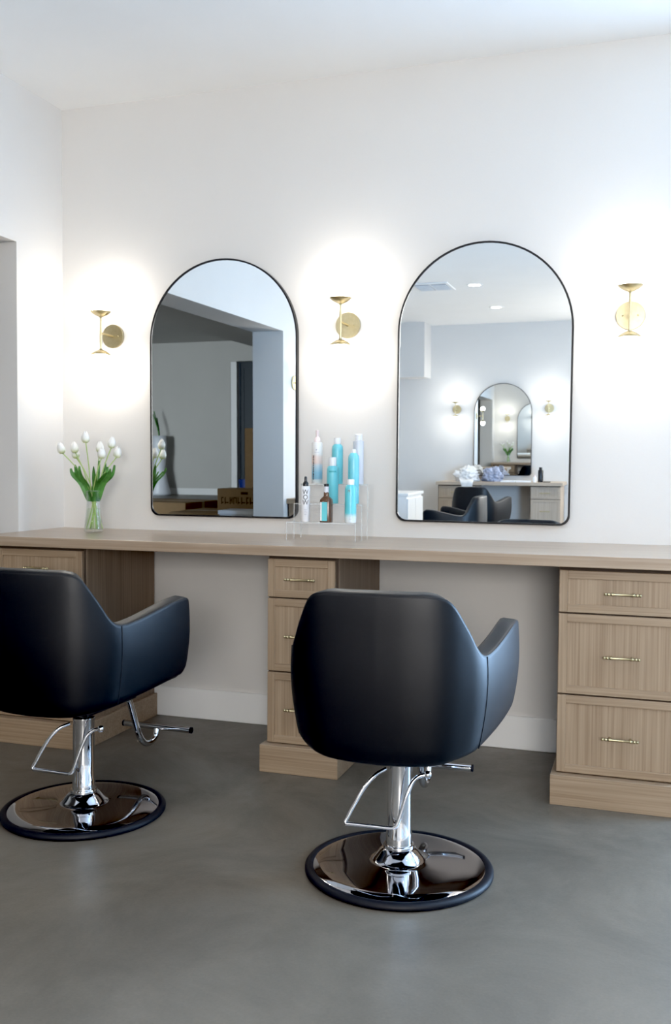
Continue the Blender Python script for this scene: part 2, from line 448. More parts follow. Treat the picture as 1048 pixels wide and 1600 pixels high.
# ------------------------------------------------------------------ joinery
def handle(parent, cx, cz, y, length=.13, m=None):
    """turned brass bar pull: bar, end balls, rings and two posts, facing -Y"""
    m = m or M['brass']
    h = length / 2; yy = y - .028
    prof = [(0, -h), (.003, -h + .0005), (.0058, -h + .004), (.0058, -h + .007), (.003, -h + .010), (.0045, -h + .012), (.0062, -h + .016), (.0045, -h + .020),
            (.0032, -h + .022), (.0062, -h + .027), (.0062, -h + .030), (.0042, -h + .034), (.0046, 0)]
    prof = prof + [(r, -z) for r, z in reversed(prof[:-1])]
    bm = lb(prof, 0, 0, 0, 14)
    bmesh.ops.transform(bm, matrix=Matrix.Translation((cx, yy, cz)) @ Matrix.Rotation(PI / 2, 4, 'Y'), verts=bm.verts[:])
    for s in (-1, 1):
        tube(bm, [(cx + s * (h - .029), y, cz), (cx + s * (h - .029), yy, cz)], .0042, 10)
    return finish('handle', bm, m, parent, smooth=True, angle=.9)

def drawer_front(parent, x0, x1, z0, z1, y, mz, mx, fw=.03, th=.02, hmat=None, hl=.13):
    """shaker style front: thin frame round a slightly recessed panel"""
    yo = y - th
    bm = bmesh.new()
    box(bm, x0, x0 + fw, yo, y, z0, z1, bev=.0012, seg=1); box(bm, x1 - fw, x1, yo, y, z0, z1, bev=.0012, seg=1)
    box(bm, x0 + fw, x1 - fw, yo, y, z0, z0 + fw, bev=.0012, seg=1, mi=1); box(bm, x0 + fw, x1 - fw, yo, y, z1 - fw, z1, bev=.0012, seg=1, mi=1)
    box(bm, x0 + fw - .002, x1 - fw + .002, yo + .006, y, z0 + fw - .002, z1 - fw + .002)
    for f in bm.faces:
        c = f.calc_center_median()
        if (c.z < z0 + fw or c.z > z1 - fw) and x0 + fw < c.x < x1 - fw: f.material_index = 1
    d = finish('drawer', bm, None, parent, mats=[mz, mx])
    handle(d, (x0 + x1) / 2 + .003, (z0 + z1) / 2 - .002, yo, hl, hmat)
    return d

def cabinet(label, x0, x1, loc=(0, 0, 0), rotz=0, mz=None, mx=None, ms=None, front=.632, plx=.016, hl=.13, zs=None, z1=CT - .042, y_back=-.0005, group=None):
    mz = mz or M['oak_z']; mx = mx or M['oak_x']; ms = ms or M['oak_side']
    t = thing('drawer_cabinet', label, 'cabinet', loc, rotz, group)
    fr = front - .02
    bm = bmesh.new(); box(bm, x0, x1, -fr, y_back - .016, .11, z1, bev=.001, seg=1)
    finish('carcass', bm, None, t, mats=[ms])
    bm = bmesh.new(); box(bm, x0 - plx, x1 + plx, -front - .036, y_back - .016, 0, .11, bev=.0015, seg=1)
    finish('plinth', bm, mx, t)
    # thin face frame between carcass and drawers, coloured dark as the shade in the gaps
    finish('face_frame', bx(x0 + .002, x1 - .002, -fr - .0035, -fr + .001, .112, z1 - .001), M['shadow_gap'], t)
    zs = zs or [(.705, z1 - .014), (.406, .699), (.114, .400)]
    for a, b in zs:
        drawer_front(t, x0 + .003, x1 - .012, a, b, -fr - .0035, mz, mx, hmat=None, hl=hl, th=.0165)
    return t

cabinet('oak three drawer cabinet behind the left chair, against the left wall', -2.753, -2.303)
cabinet('narrow oak three drawer cabinet between the two chairs, partly behind the front chair', -1.456, -1.157)
cabinet('wide oak three drawer cabinet at the right edge, under the right sconce', -.309, .147)
bm = bmesh.new(); box(bm, XL + .0005, -2.7705, -.60, -.016, .0005, CT - .043)
o = finish('filler_panel', bm, M['oak_z']); tag(o, 'narrow oak filler strip between left cabinet and left wall', 'panel')
bm = bmesh.new(); box(bm, XL + .001, .70, -.662, -.0005, CT - .042, CT, bev=.0025, seg=2)
o = finish('worktop', bm, M['oak_top']); tag(o, 'long oak worktop running along the mirror wall over the cabinets', 'worktop')

# ------------------------------------------------------------------ arched mirrors
def arch_pts(W, H, r=.042, n=40):
    w = W / 2; pts = []
    for k in range(9):
        a = PI + PI / 2 * k / 8; pts.append((-w + r + r * math.cos(a), r + r * math.sin(a)))
    for k in range(9):
        a = -PI / 2 + PI / 2 * k / 8; pts.append((w - r + r * math.cos(a), r + r * math.sin(a)))
    for k in range(n + 1):
        a = PI * k / n; pts.append((w * math.cos(a), H - w + w * math.sin(a)))
    return pts

def arch_mirror(label, loc, rotz=0, tilt=math.radians(.55), W=.761, H=1.219, roll=0):
    t = thing('arched_mirror', label, 'mirror', loc, rotz, 'arched wall mirrors with thin black frames')
    t.rotation_euler = (tilt, roll, rotz)
    fw = .0075
    outer = arch_pts(W, H); inner = [(x * (1 - 2 * fw / W), fw + (z - 0) * (H - 2 * fw) / H) for x, z in outer]
    bm = bmesh.new(); n = len(outer)
    def ring(P, y): return [bm.verts.new((x, y, z)) for x, z in P]
    of, ob, inf, inb = ring(outer, -.024), ring(outer, 0), ring(inner, -.024), ring(inner, -.014)
    for A, B in ((ob, of), (of, inf), (inf, inb)):
        for i in range(n): bm.faces.new((A[i], A[(i + 1) % n], B[(i + 1) % n], B[i]))
    bm.faces.new(ob)
    finish('frame', bm, M['black_metal'], t)
    bm = bmesh.new(); bm.faces.new([bm.verts.new((x, -.020, z)) for x, z in inner])
    finish('glass', bm, M['mirror'], t)
    return t
arch_mirror('arched black framed mirror above the worktop, beside the tulips', (-1.937, -.001, .987))
arch_mirror('arched black framed mirror between the middle and right sconces', (-.702, -.001, .987), roll=math.radians(.25))
arch_mirror('arched mirror on the opposite wall, seen inside the right mirror', (-1.868, YF + .014, .985), PI - .028)

# ------------------------------------------------------------------ sconces
def globe_sconce(label, loc, rotz=0, glob=None):
    t = thing('wall_sconce', label, 'wall lamp', loc, rotz, 'brass double wall sconces with white globes')
    bm = lb([(0, 0), (.058, 0), (.0585, .003), (.0585, .012), (.057, .014), (.0, .0145)], n=48)
    bmesh.ops.transform(bm, matrix=Matrix.Rotation(PI / 2, 4, 'X'), verts=bm.verts[:])
    finish('backplate', bm, M['brass'], t, smooth=True, angle=.5)
    for s in (-1, 1):
        bm = lb([(0, 0), (.004, 0), (.0035, .003), (0, .004)], n=12)
        bmesh.ops.rotate(bm, cent=(0, 0, 0), matrix=Matrix.Rotation(PI / 2, 3, 'X'), verts=bm.verts[:])
        bmesh.ops.translate(bm, vec=(s * .03, -.0145, 0), verts=bm.verts[:])
        finish('screw', bm, M['brass'], t, smooth=True)
    finish('arm', tb([(0, -.014, 0), (0, -.12, 0)], .0055), M['brass'], t, smooth=True, angle=.6)
    finish('stem', tb([(0, -.12, -.088), (0, -.12, .088)], .005), M['brass'], t, smooth=True, angle=.6)
    for s in (-1, 1):
        prof = [(.0, .072), (.006, .072), (.0075, .078), (.018, .082), (.034, .090), (.046, .0995), (.0505, .1045), (.0490, .1055), (.034, .0935), (.018, .086), (0, .083)]
        bm = lb([(r, s * z) for r, z in prof], 0, -.12, 0, 40)
        cup = finish('cup', bm, M['brass'], t, smooth=True, angle=.8)
        R = .043; cz = s * (.090 + R)
        bm = bmesh.new(); bmesh.ops.create_uvsphere(bm, u_segments=32, v_segments=20, radius=R)
        bmesh.ops.translate(bm, vec=(0, -.12, cz), verts=bm.verts[:])
        finish('globe', bm, glob or M['opal'], t, smooth=True)
    return t
globe_sconce('leftmost of the three brass double sconces, above the tulips', (-2.535, -.0005, 1.866))
globe_sconce('brass double sconce between the two arched mirrors', (-1.319, -.0005, 1.873))
globe_sconce('brass double sconce at the right edge, right of the right mirror', (-.091, -.0005, 1.865))
globe_sconce('brass sconce left of the opposite mirror, seen inside the right mirror', (-2.487, YF + .0005, 1.868), PI, M['opal_far'])
globe_sconce('brass sconce right of the opposite mirror, seen inside the right mirror', (-1.268, YF + .0005, 1.868), PI, M['opal_far'])
globe_sconce('brass sconce on the side wall, at the right edge of the left mirror', (XL + .0005, -3.36, 1.868), PI / 2, M['opal_far'])

# ------------------------------------------------------------------ salon chairs
BC = [(0, -.343, .890, .412), (.085, -.3385, .889, .414), (.155, -.324, .887, .417), (.200, -.300, .868, .421), (.238, -.264, .799, .429), (.265, -.230, .735, .436),
      (.282, -.192, .714, .441), (.300, -.120, .722, .452), (.319, -.020, .744, .466), (.331, .070, .762, .478), (.337, .165, .768, .488)]
def shell_samples():
    right = catmull([Vector((x, y, zt)) for x, y, zt, zb in BC], 7)
    rb = catmull([Vector((x, y, zb)) for x, y, zt, zb in BC], 7)
    S = [(p.x, p.y, p.z, q.z) for p, q in zip(right, rb)]
    return [(-x, y, a, b) for x, y, a, b in reversed(S[1:])] + S

def chair_shell():
    S = shell_samples(); n = len(S)
    # arc length from the ends, and denser end samples for a rounded front edge
    pts = [Vector((s[0], s[1], 0)) for s in S]
    acc = [0]
    for a, b in zip(pts, pts[1:]): acc.append(acc[-1] + (b - a).length)
    L = acc[-1]
    us = sorted(set([round(a, 5) for a in acc] + [round(v, 5) for e in (.002, .006, .012, .020, .028, .036) for v in (e, L - e)]))
    us = [u for i, u in enumerate(us) if i == 0 or u - us[i - 1] > .0015]
    def at(u):
        u = min(max(u, 0), L)
        for i in range(len(acc) - 1):
            if acc[i + 1] >= u - 1e-9: break
        t = (u - acc[i]) / max(acc[i + 1] - acc[i], 1e-9)
        return [S[i][k] * (1 - t) + S[i + 1][k] * t for k in range(4)]
    bm = bmesh.new(); rings = []; info = []
    for u in us:
        x, y, zt, zb = at(u)
        a, b = at(u - .012), at(u + .012)
        tn = Vector((b[0] - a[0], b[1] - a[1], 0)).normalized()
        nrm = Vector((tn.y, -tn.x, 0))              # outward
        e = min(u, L - u); R = .038
        q = R - math.sqrt(max(R * R - (R - e) ** 2, 0)) if e < R else 0
        R2 = .018
        q2 = R2 - math.sqrt(max(R2 * R2 - (R2 - e) ** 2, 0)) if e < R2 else 0
        zt2, zb2 = zt - q, zb + q * 1.3
        th = .058
        h = zt2 - zb2
        o = []
        def P(inn, z):
            o.append(bm.verts.new((x - nrm.x * inn, y - nrm.y * inn, z)))
        def taper(z):                                # lower part leans in a little
            t = min(max((z - .41) / .25, 0), 1); return .030 * (1 - t) ** 1.6
        P(q2 + .040 + .02, zb2 + .001); P(q2 + taper(zb2) + .013, zb2); P(q2 + taper(zb2) + .004, zb2 + .005); P(q2 + taper(zb2 + .016), zb2 + .016)
        for f in (.12, .25, .4, .55, .7, .85): 
            z = zb2 + h * f; P(q2 + taper(z) - .004 * math.sin(PI * f), z)
        P(q2, zt2 - .014); P(q2 + .001, zt2 - .0065); P(q2 + .004, zt2 - .003); P(q2 + .012, zt2 - .0005)
        P(th - .014 - q2, zt2 + .0025); P(th - .004 - q2, zt2 - .001); P(th - q2, zt2 - .010)
        P(th + .004 - q2, zt2 - h * .35); P(th + .006 - q2, zb2 + max(h * .3, .03)); P(th - q2, zb2 + .012)
        rings.append(o); info.append((x, y, zt2, zb2, nrm, q2, taper))
    m = len(rings[0])
    for A, B in zip(rings, rings[1:]):
        for k in range(m): bm.faces.new((A[k], A[(k + 1) % m], B[(k + 1) % m], B[k]))
    bm.faces.new(rings[0]); bm.faces.new(rings[-1])
    return bm, info

def make_chair(name, label, loc, rotz, group):
    t = thing(name, label, 'salon chair', loc, rotz, group)
    bm, info = chair_shell()
    finish('backrest_shell', bm, M['leather'], t, smooth=True, angle=1.0)
    # piping along the outer top edge
    bm = tb([(x - n.x * (q2 + .004), y - n.y * (q2 + .004), zt - .005) for x, y, zt, zb, n, q2, tp in info], .0022, 8)
    finish('piping', bm, M['leather'], t, smooth=True)
    # vertical seams where back meets arm
    for sgn in (-1, 1):
        bm = bmesh.new()
        i = min(range(len(info)), key=lambda i: abs(info[i][0] - sgn * .2815) + abs(info[i][1] + .195))
        x, y, zt, zb, n, q2, tp = info[i]
        tube(bm, [(x - n.x * (tp(zz) - .004 * math.sin(PI * (zz - zb) / (zt - zb)) - .0002), y - n.y * (tp(zz) - .004 * math.sin(PI * (zz - zb) / (zt - zb)) - .0002), zz)
                  for zz in [zb + .008 + (zt - zb - .014) * k / 14 for k in range(15)]], .0016, 6)
        finish('seam', bm, M['leather_seam'], t)
    # embossed square mark on the back
    bm = bmesh.new()
    for a, b, c, d in ((-.026, .026, .776, .7775), (-.026, .026, .8285, .83), (-.026, -.0245, .776, .83), (.0245, .026, .776, .83)):
        box(bm, a, b, -.3405, -.3385, c, d)
    finish('embossed_mark', bm, M['leather'], t)
    # seat: cushion filling the shell, rounded front
    bm = bmesh.new()
    out = []
    for k in range(29):
        a = PI * k / 28
        out.append((.262 * math.cos(a), -.04 - .235 * math.sin(a)))
    front = [(-.272, .10), (-.268, .20), (-.23, .255), (-.12, .275), (0, .280), (.12, .275), (.23, .255), (.268, .20), (.272, .10)]
    pl = out + front
    def ringz(s, z): return [bm.verts.new((x * s, .0 + (y - .02) * s + .02, z)) for x, y in pl]
    prof = [(.90, .458), (.97, .461), (1, .470), (1.0, .530), (.985, .545), (.95, .555), (.8, .562), (.4, .565)]
    R = [ringz(s, z) for s, z in prof]
    for A, B in zip(R, R[1:]):
        for k in range(len(A)): bm.faces.new((A[k], A[(k + 1) % len(A)], B[(k + 1) % len(A)], B[k]))
    bm.faces.new(R[0]); bm.faces.new(R[-1])
    finish('seat', bm, M['leather'], t, smooth=True, angle=.9)
    # under-seat plate and mechanism
    bm = bmesh.new(); lathe(bm, [(0,.404),(.125,.404),(.135,.409),(.135,.4575),(0,.4575)], n=48)
    finish('seat_pan', bm, M['rubber'], t)
    bm = bmesh.new(); box(bm, -.10, .10, -.12, .19, .372, .404, bev=.006)
    finish('mounting_plate', bm, M['black_metal'], t)
    # hydraulic column with collars
    bm = lb([(0, .060), (.046, .060), (.0475, .078), (.046, .083), (.0405, .084), (.0395, .088), (.0395, .118), (.0375, .122), (.0375, .330), (.0385, .333), (.0385, .338), (.030, .341), (.024, .343), (.024, .374), (0, .374)], n=40)
    finish('hydraulic_column', bm, M['chrome'], t, smooth=True, angle=.5)
    # base: black rubber ring and polished dome
    bm = lb([(.255, .002), (.262, 0), (.280, 0), (.286, .006), (.286, .013), (.281, .0195), (.272, .0225), (.262, .021), (.256, .014), (.255, .002)], n=96)
    finish('rubber_ring', bm, M['rubber'], t, smooth=True, angle=1.2)
    bm = lb([(.258, .004), (.2665, .0145), (.2645, .0178), (.258, .0205), (.243, .0252), (.228, .0280), (.19, .0300), (.14, .0325), (.100, .035), (.086, .0362), (.080, .0385), (.074, .0445), (.066, .0545), (.058, .0645), (.051, .0715), (.046, .0745), (.0, .0745)], n=96)
    finish('base_dome', bm, M['chrome_dark'], t, smooth=True, angle=1.2)
    # foot pump lever (loop of rod) with pivot
    L = [(-.036, -.03, .318), (-.062, -.055, .305), (-.090, -.072, .272), (-.118, -.085, .222), (-.136, -.092, .185), (-.143, -.096, .170), (-.140, -.098, .164), (-.125, -.096, .163), (-.06, -.088, .160), (-.010, -.082, .158),
         (.004, -.080, .162), (.012, -.078, .175), (.024, -.070, .215), (.038, -.058, .262), (.050, -.046, .292), (.066, -.036, .306), (.088, -.030, .312)]
    lev = finish('pump_lever', tb(catmull(L, 5), .0062, 12), M['chrome'], t, smooth=True, angle=.9)
    finish('lever_tip', lb([(0, -.012), (.009, -.010), (.011, 0), (.009, .010), (0, .012)], .092, -.030, .312, 16), M['chrome'], lev, smooth=True)
    # footrest: bent tube and T bar with black ends
    F = [(0, .13, .395), (0, .22, .385), (0, .285, .34), (0, .325, .26), (0, .36, .185), (0, .40, .140), (0, .445, .128), (0, .485, .142), (0, .497, .170)]
    fr = finish('footrest', tb(catmull(F, 6), .0125, 14), M['chrome'], t, smooth=True, angle=.9)
    finish('foot_bar', tb([(-.15, .50, .178), (.15, .50, .178)], .0125, 18), M['chrome'], fr, smooth=True, angle=.9)
    for s in (-1, 1): finish('end_cap', tb([(s * .1502, .50, .178), (s * .157, .50, .178)], .0128, 18), M['rubber'], fr)
    return t
GR = 'black leather hydraulic salon chairs'
ch0 = make_chair('salon_chair', 'black leather salon chair nearest the camera, in front of the narrow cabinet', (-.703, -1.41, 0), .04, GR)
ch = copy_tree(ch0); ch.location = (-1.884, -1.29, 0); ch.rotation_euler.z = -.037; ch['label'] = 'black leather salon chair cut off by the left edge, in front of the left cabinet'
ch = copy_tree(ch0); ch.location = (-1.93, -7.33, 0); ch.rotation_euler.z = PI + .22; ch['label'] = 'black salon chair at the opposite station, seen from behind inside the right mirror'
ch = copy_tree(ch0); ch.location = (-1.80, -4.80, 0); ch.rotation_euler.z = PI / 2 + .06; ch['label'] = 'black salon chair turned sideways, lower left inside the right mirror'

# ------------------------------------------------------------------ vase with tulips
V0 = Vector((-2.487, -.265, CT))
t = thing('glass_vase', 'clear flared glass vase holding white tulips at the left end of the worktop', 'vase', V0)
prof = [(0, .0015), (.040, .0015), (.0445, .004), (.0450, .010), (.0425, .030), (.0375, .070), (.0335, .115), (.0325, .150), (.0335, .175), (.0360, .195)]
inner = [(r - .0022, z + .001) for r, z in reversed(prof[3:])] + [(.041, .014), (0, .013)]
finish('vase_body', lb(prof + inner, n=48), M['glass'], t, smooth=True, angle=1.0)
finish('water', lb([(0, .0145), (.0405, .0145), (.0398, .030), (.0350, .070), (.0316, .112), (0, .112)], n=40), M['water'], t, smooth=True, angle=1.0)
finish('rim', tb([(.0349 * math.cos(a), .0349 * math.sin(a), .195) for a in [2 * PI * k / 40 for k in range(40)]], .0013, 6, closed=True), M['acrylic_edge'], t, smooth=True)

def petal_head(bm, M4, L=.056, R=.019):
    """closed tulip flower: overlapping pointed petals around a cup"""
    for ring, (n, rr, a0, ln) in enumerate(((3, .90, .3, 1.0), (3, 1.0, .3 + PI / 3, .94))):
        for k in range(n):
            ac = a0 + 2 * PI * k / n; rows = []
            for i in range(10):
                v = i / 9; z = v * L * ln
                rad = R * rr * (math.sin(PI * min(v * .93 + .045, 1) ** .72) ** .62) if v < 1 else R * .18
                hw = (PI / 3 + .22) * (1 - v ** 3.2) + .02
                rows.append([bm.verts.new(M4 @ Vector((rad * math.cos(ac + hw * s) * (1 + .04 * (1 - abs(s))), rad * math.sin(ac + hw * s) * (1 + .04 * (1 - abs(s))), z - abs(s) ** 2 * .004 * v))) for s in (-1, -.5, 0, .5, 1)])
            for A, B in zip(rows, rows[1:]):
                for j in range(4): bm.faces.new((A[j], A[j + 1], B[j + 1], B[j]))

cam_right = Vector((math.cos(.316), math.sin(.316), 0))
# flower head bases: (x offset along the wall, y offset, height above worktop, lean x, lean y)
TUL = [(-.142, -.04, .370, -.60, -.1), (-.092, -.01, .374, -.35, 0), (-.122, .045, .348, -.42, .1), (-.022, -.03, .420, -.10, 0),
       (.012, .035, .376, .02, .1), (.074, -.05, .346, .16, -.1), (.096, 0, .396, .22, 0), (.088, .06, .352, .32, .15)]
for i, (dx, dy, hz, lx, ly) in enumerate(TUL):
    where = ['leftmost, leaning left', 'second from the left', 'half hidden behind the second from the left', 'standing tallest', 'right of the tallest',
             'lower front bloom on the right side', 'highest on the right side', 'rightmost, half hidden behind'][i]
    f = thing('tulip', 'white tulip in the glass vase, ' + where, 'flower', V0, 0, 'white tulips in the glass vase')
    a = 2.4 * i
    base = Vector((-dx * .22 + .012 * math.cos(a), -dy * .2 + .014 * math.sin(a), .017))
    neck = Vector((dx * .14 + .008 * math.cos(a * 1.3), dy * .14 + .006 * math.sin(a * 1.3), .19))
    top = Vector((dx, dy, hz))
    d = Vector((lx * .5, ly * .5, 1)).normalized()
    finish('stem', tb(catmull([base, (base + neck) / 2 + Vector((.002, .002, 0)), neck, neck.lerp(top, .5) + Vector((-lx * .015, 0, .012)), top + d * .003], 6), .0026, 8), M['stem'], f, smooth=True)
    bm = bmesh.new(); q = Vector((0, 0, 1)).rotation_difference(d)
    petal_head(bm, Matrix.Identity(4))
    h = finish('flower_head', bm, M['petal'], f, smooth=True)
    h.matrix_local = Matrix.Translation(top) @ q.to_matrix().to_4x4() @ Matrix.Rotation(i * .8, 4, 'Z')
    # one or two broad leaves per stem
    nl = 2
    for k in range(nl):
        s = 1 if k == 0 else -.35
        ang = math.atan2(dy + .02 * (k - .5), dx) + (.5 if k else 0) + (i % 3 - 1) * .3
        reach = (.088 if abs(dx) > .06 else .055) * (1 if k == 0 else .75)
        tipz = .282 + .035 * ((i * 7 + k * 3) % 5) / 4 + (.02 if abs(dx) < .05 else 0)
        P0 = neck + Vector((0, 0, -.045)); out = Vector((math.cos(ang), math.sin(ang) * .8, 0)) * (1 if k == 0 or abs(dx) > .05 else -1)
        P1 = neck + out * reach * .35 + Vector((0, 0, .03)); P2 = neck + out * reach * .85 + Vector((0, 0, .075)); P3 = neck + out * reach * 1.05 + Vector((0, 0, tipz - .19))
        path = catmull([P0, P1, P2, P3], 6); side = Vector((-out.y, out.x, 0))
        side = (side * .45 + cam_right * .75 * (1 if side.dot(cam_right) >= 0 else -1)).normalized()
        bm = bmesh.new(); rows = []
        for j, p in enumerate(path):
            v = j / (len(path) - 1); w = (.034 - .007 * k) * (v + .06) ** .55 * (1 - v) ** .85 + .0004
            rows.append([bm.verts.new(p - side * w + out * .004), bm.verts.new(p - side * w * .5 - out * .001), bm.verts.new(p - out * .004), bm.verts.new(p + side * w * .5 - out * .001), bm.verts.new(p + side * w + out * .004)])
        for A, B in zip(rows, rows[1:]):
            for j in range(4): bm.faces.new((A[j], A[j + 1], B[j + 1], B[j]))
        finish('leaf', bm, M['leaf'], f, smooth=True)

# ------------------------------------------------------------------ acrylic riser and bottles
RX0, RX1 = -1.474, -1.163
TIERS = [(-.375, -.285, .993), (-.285, -.195, 1.070), (-.195, -.105, 1.154)]
t = thing('acrylic_riser', 'clear acrylic three step riser carrying hair product bottles on the worktop', 'display riser', (0, 0, 0))
for y0, y1, z in TIERS:
    bm = bmesh.new()
    box(bm, RX0, RX1, y0, y1 - .0005, z - .004, z)
    box(bm, RX0, RX0 + .004, y0, y1 - .0005, CT + .0003, z - .004); box(bm, RX1 - .004, RX1, y0, y1 - .0005, CT + .0003, z - .004)
    s = finish('step', bm, M['acrylic'], t)
    bm = bmesh.new()
    for y in (y0 - .0006,):
        box(bm, RX0, RX1, y, y + .0014, z - .0042, z + .0002)
        for x in (RX0, RX1 - .0035): box(bm, x, x + .0035, y, y + .0014, CT + .0003, z - .004)
    finish('polished_edge', bm, M['acrylic_edge'], s)

def wrap_text(parent, txt, size, r, z, ang, mat, up=False, name='lettering', sx=1.0):
    """text laid on a cylinder of radius r, centred at angle ang (0 = facing -Y)"""
    cu = bpy.data.curves.new('t', 'FONT'); cu.body = txt; cu.size = size; cu.align_x = 'CENTER'; cu.align_y = 'CENTER'; cu.extrude = 0
    o = bpy.data.objects.new('t', cu); C.objects.link(o)
    dg = bpy.context.evaluated_depsgraph_get(); me = bpy.data.meshes.new_from_object(o.evaluated_get(dg))
    bpy.data.objects.remove(o); bpy.data.curves.remove(cu)
    bm = bmesh.new(); bm.from_mesh(me); bpy.data.meshes.remove(me)
    bmesh.ops.subdivide_edges(bm, edges=[e for e in bm.edges if e.calc_length() > .006], cuts=1)
    for v in bm.verts:
        x, y = v.co.x * sx, v.co.y
        if up: x, y = -y, x
        a = ang + x / r
        v.co = Vector(((r + .0006) * math.sin(a), -(r + .0006) * math.cos(a), z + y))
    return finish(name, bm, mat, parent)

def wrap_patch(parent, r, a0, a1, z0, z1, mat, name, eps=.0004, n=14):
    bm = bmesh.new(); A = []; B = []
    for k in range(n + 1):
        a = a0 + (a1 - a0) * k / n
        A.append(bm.verts.new(((r + eps) * math.sin(a), -(r + eps) * math.cos(a), z0))); B.append(bm.verts.new(((r + eps) * math.sin(a), -(r + eps) * math.cos(a), z1)))
    for k in range(n): bm.faces.new((A[k], A[k + 1], B[k + 1], B[k]))
    return finish(name, bm, mat, parent, smooth=True)

def bottle(label, x, y, z, cat='bottle'):
    return thing('hair_product_bottle', label, cat, (x, y, z + .0003), 0, 'hair product bottles on the clear riser')
VA = -.32   # direction towards the camera from the riser
T1, T2, T3 = TIERS[0][2], TIERS[1][2], TIERS[2][2]
# white bottle with black spray top
b = bottle('slim white spray bottle with black nozzle, lettered WOW, front left on the riser', -1.401, -.335, T1)
finish('body', lb([(0, 0), (.0175, 0), (.0188, .002), (.0190, .148), (.0178, .1515), (.012, .153), (0, .153)], n=36), M['white_plastic'], b, smooth=True, angle=.7)
finish('spray_nozzle', lb([(0, .1525), (.0122, .1525), (.0125, .163), (.0095, .170), (.0062, .173), (.0058, .190), (.0042, .194), (0, .194)], n=28), M['black_plastic'], b, smooth=True, angle=.8)
for k, s in enumerate('WOW'): wrap_text(b, s, .030, .0190, .127 - k * .0225, -VA * 0 + math.sin(0) + .32, M['ink'], name='lettering', sx=.85)
for k in range(4): wrap_patch(b, .0190, .32 - .35 + .05 * (k % 2), .32 + .35 - .1 * (k % 2), .052 - k * .007, .0535 - k * .007, M['ink_grey'], 'small_print')
# amber bottle
b = bottle('amber glass bottle with aqua label, silver neck and black cap, front middle', -1.307, -.335, T1)
finish('body', lb([(0, 0), (.0235, 0), (.0252, .002), (.0254, .088), (.0235, .097), (.0165, .105), (.0105, .111), (.0098, .124), (.0098, .128), (0, .128)], n=40, sq=4), M['amber'], b, smooth=True, angle=.7)
finish('neck_band', lb([(0, .1255), (.0103, .1255), (.0103, .152), (0, .152)], n=28), M['grey_white'], b, smooth=True, angle=.7)
finish('cap', lb([(0, .1525), (.0103, .1525), (.0104, .162), (.009, .1635), (0, .1635)], n=28), M['black_plastic'], b, smooth=True, angle=.7)
lab = finish('label', bx(-.0195, .0125, -.0263, -.0259, .006, .086), M['label_white'], b)
finish('label_panel', bx(-.011, .0125, -.0268, -.0263, .006, .086), M['label_aqua'], lab)
# aqua bottle front right
b = bottle('aqua bottle fading to white at its foot with a square white cap, front right', -1.199, -.335, T1)
finish('body', lb([(0, 0), (.0228, 0), (.0240, .002), (.0245, .020), (.0245, .140), (.0228, .152), (.0165, .160), (0, .160)], n=40), M['aqua_fade'], b, smooth=True, angle=.7)
finish('cap', lb([(0, .1605), (.0152, .1605), (.0155, .180), (.0145, .1838), (0, .184)], n=32), M['white_plastic'], b, smooth=True, angle=.6)
wrap_text(b, 'M', .015, .0245, .134, .02, M['ink_red'], name='emblem')
for k in range(4): wrap_patch(b, .0245, .05, .65 - .1 * (k % 2), .034 - k * .006, .0352 - k * .006, M['ink_grey'], 'small_print')
# mid tier
b = bottle('tall aqua bottle with white cap in the middle of the riser, behind the amber one', -1.311, -.24, T2)
finish('body', lb([(0, 0), (.0238, 0), (.0252, .002), (.0254, .142), (.0240, .156), (.0175, .163), (0, .163)], n=40), M['aqua'], b, smooth=True, angle=.7)
finish('cap', lb([(0, .1635), (.0158, .1635), (.0160, .196), (.0150, .2), (0, .2005)], n=32), M['white_plastic'], b, smooth=True, angle=.6)
wrap_patch(b, .0254, -.35, .95, .135, .142, M['ink_aqua'], 'label_band')
b = bottle('aqua aerosol can with a small rounded white nozzle, right end of the middle step', -1.216, -.24, T2, 'spray can')
finish('body', lb([(0, 0), (.0228, 0), (.0238, .002), (.0240, .192), (.0222, .206), (.0160, .2165), (.0118, .2195), (0, .22)], n=40), M['aqua_can'], b, smooth=True, angle=.8)
finish('nozzle_cap', lb([(0, .2195), (.0112, .2195), (.0110, .229), (.0085, .2345), (0, .236)], n=28), M['white_plastic'], b, smooth=True, angle=.8)
wrap_text(b, 'MOROCCANOIL', .0095, .0240, .150, -.45, M['ink_aqua'], up=True)
# top tier
b = bottle('pump spray bottle fading from pink to blue, back left on the riser', -1.414, -.15, T3)
finish('body', lb([(0, 0), (.0225, 0), (.0238, .002), (.0240, .176), (.0225, .183), (.014, .1855), (0, .186)], n=40), M['pink_blue'], b, smooth=True, angle=.7)
finish('spray_head', lb([(0, .186), (.0135, .186), (.0132, .200), (.0095, .206), (.0070, .208), (.0068, .224), (.0078, .226), (.0078, .237), (0, .238)], n=28), M['pale_pink'], b, smooth=True, angle=.7)
for k, (z0, h) in enumerate([(.018 + i * .0085, .0052 + .001 * (i % 3)) for i in range(13)]):
    wrap_patch(b, .0240, -.52, -.26 - .05 * (k % 2), z0, z0 + h, M['ink'], 'vertical_lettering', n=3)
wrap_patch(b, .0240, .05, .30, .148, .153, M['ink_grey'], 'small_print', n=5)
wrap_patch(b, .0240, -.25, .75, .138, .1395, M['ink_grey'], 'small_print', n=8)
b = bottle('aqua bottle with plain white cap in the middle of the top step', -1.319, -.15, T3)
finish('body', lb([(0, 0), (.0238, 0), (.0250, .002), (.0252, .150), (.0235, .166), (.0165, .175), (0, .175)], n=40), M['aqua'], b, smooth=True, angle=.7)
finish('cap', lb([(0, .1755), (.0150, .1755), (.0152, .198), (.0142, .2025), (0, .203)], n=32), M['white_plastic'], b, smooth=True, angle=.6)
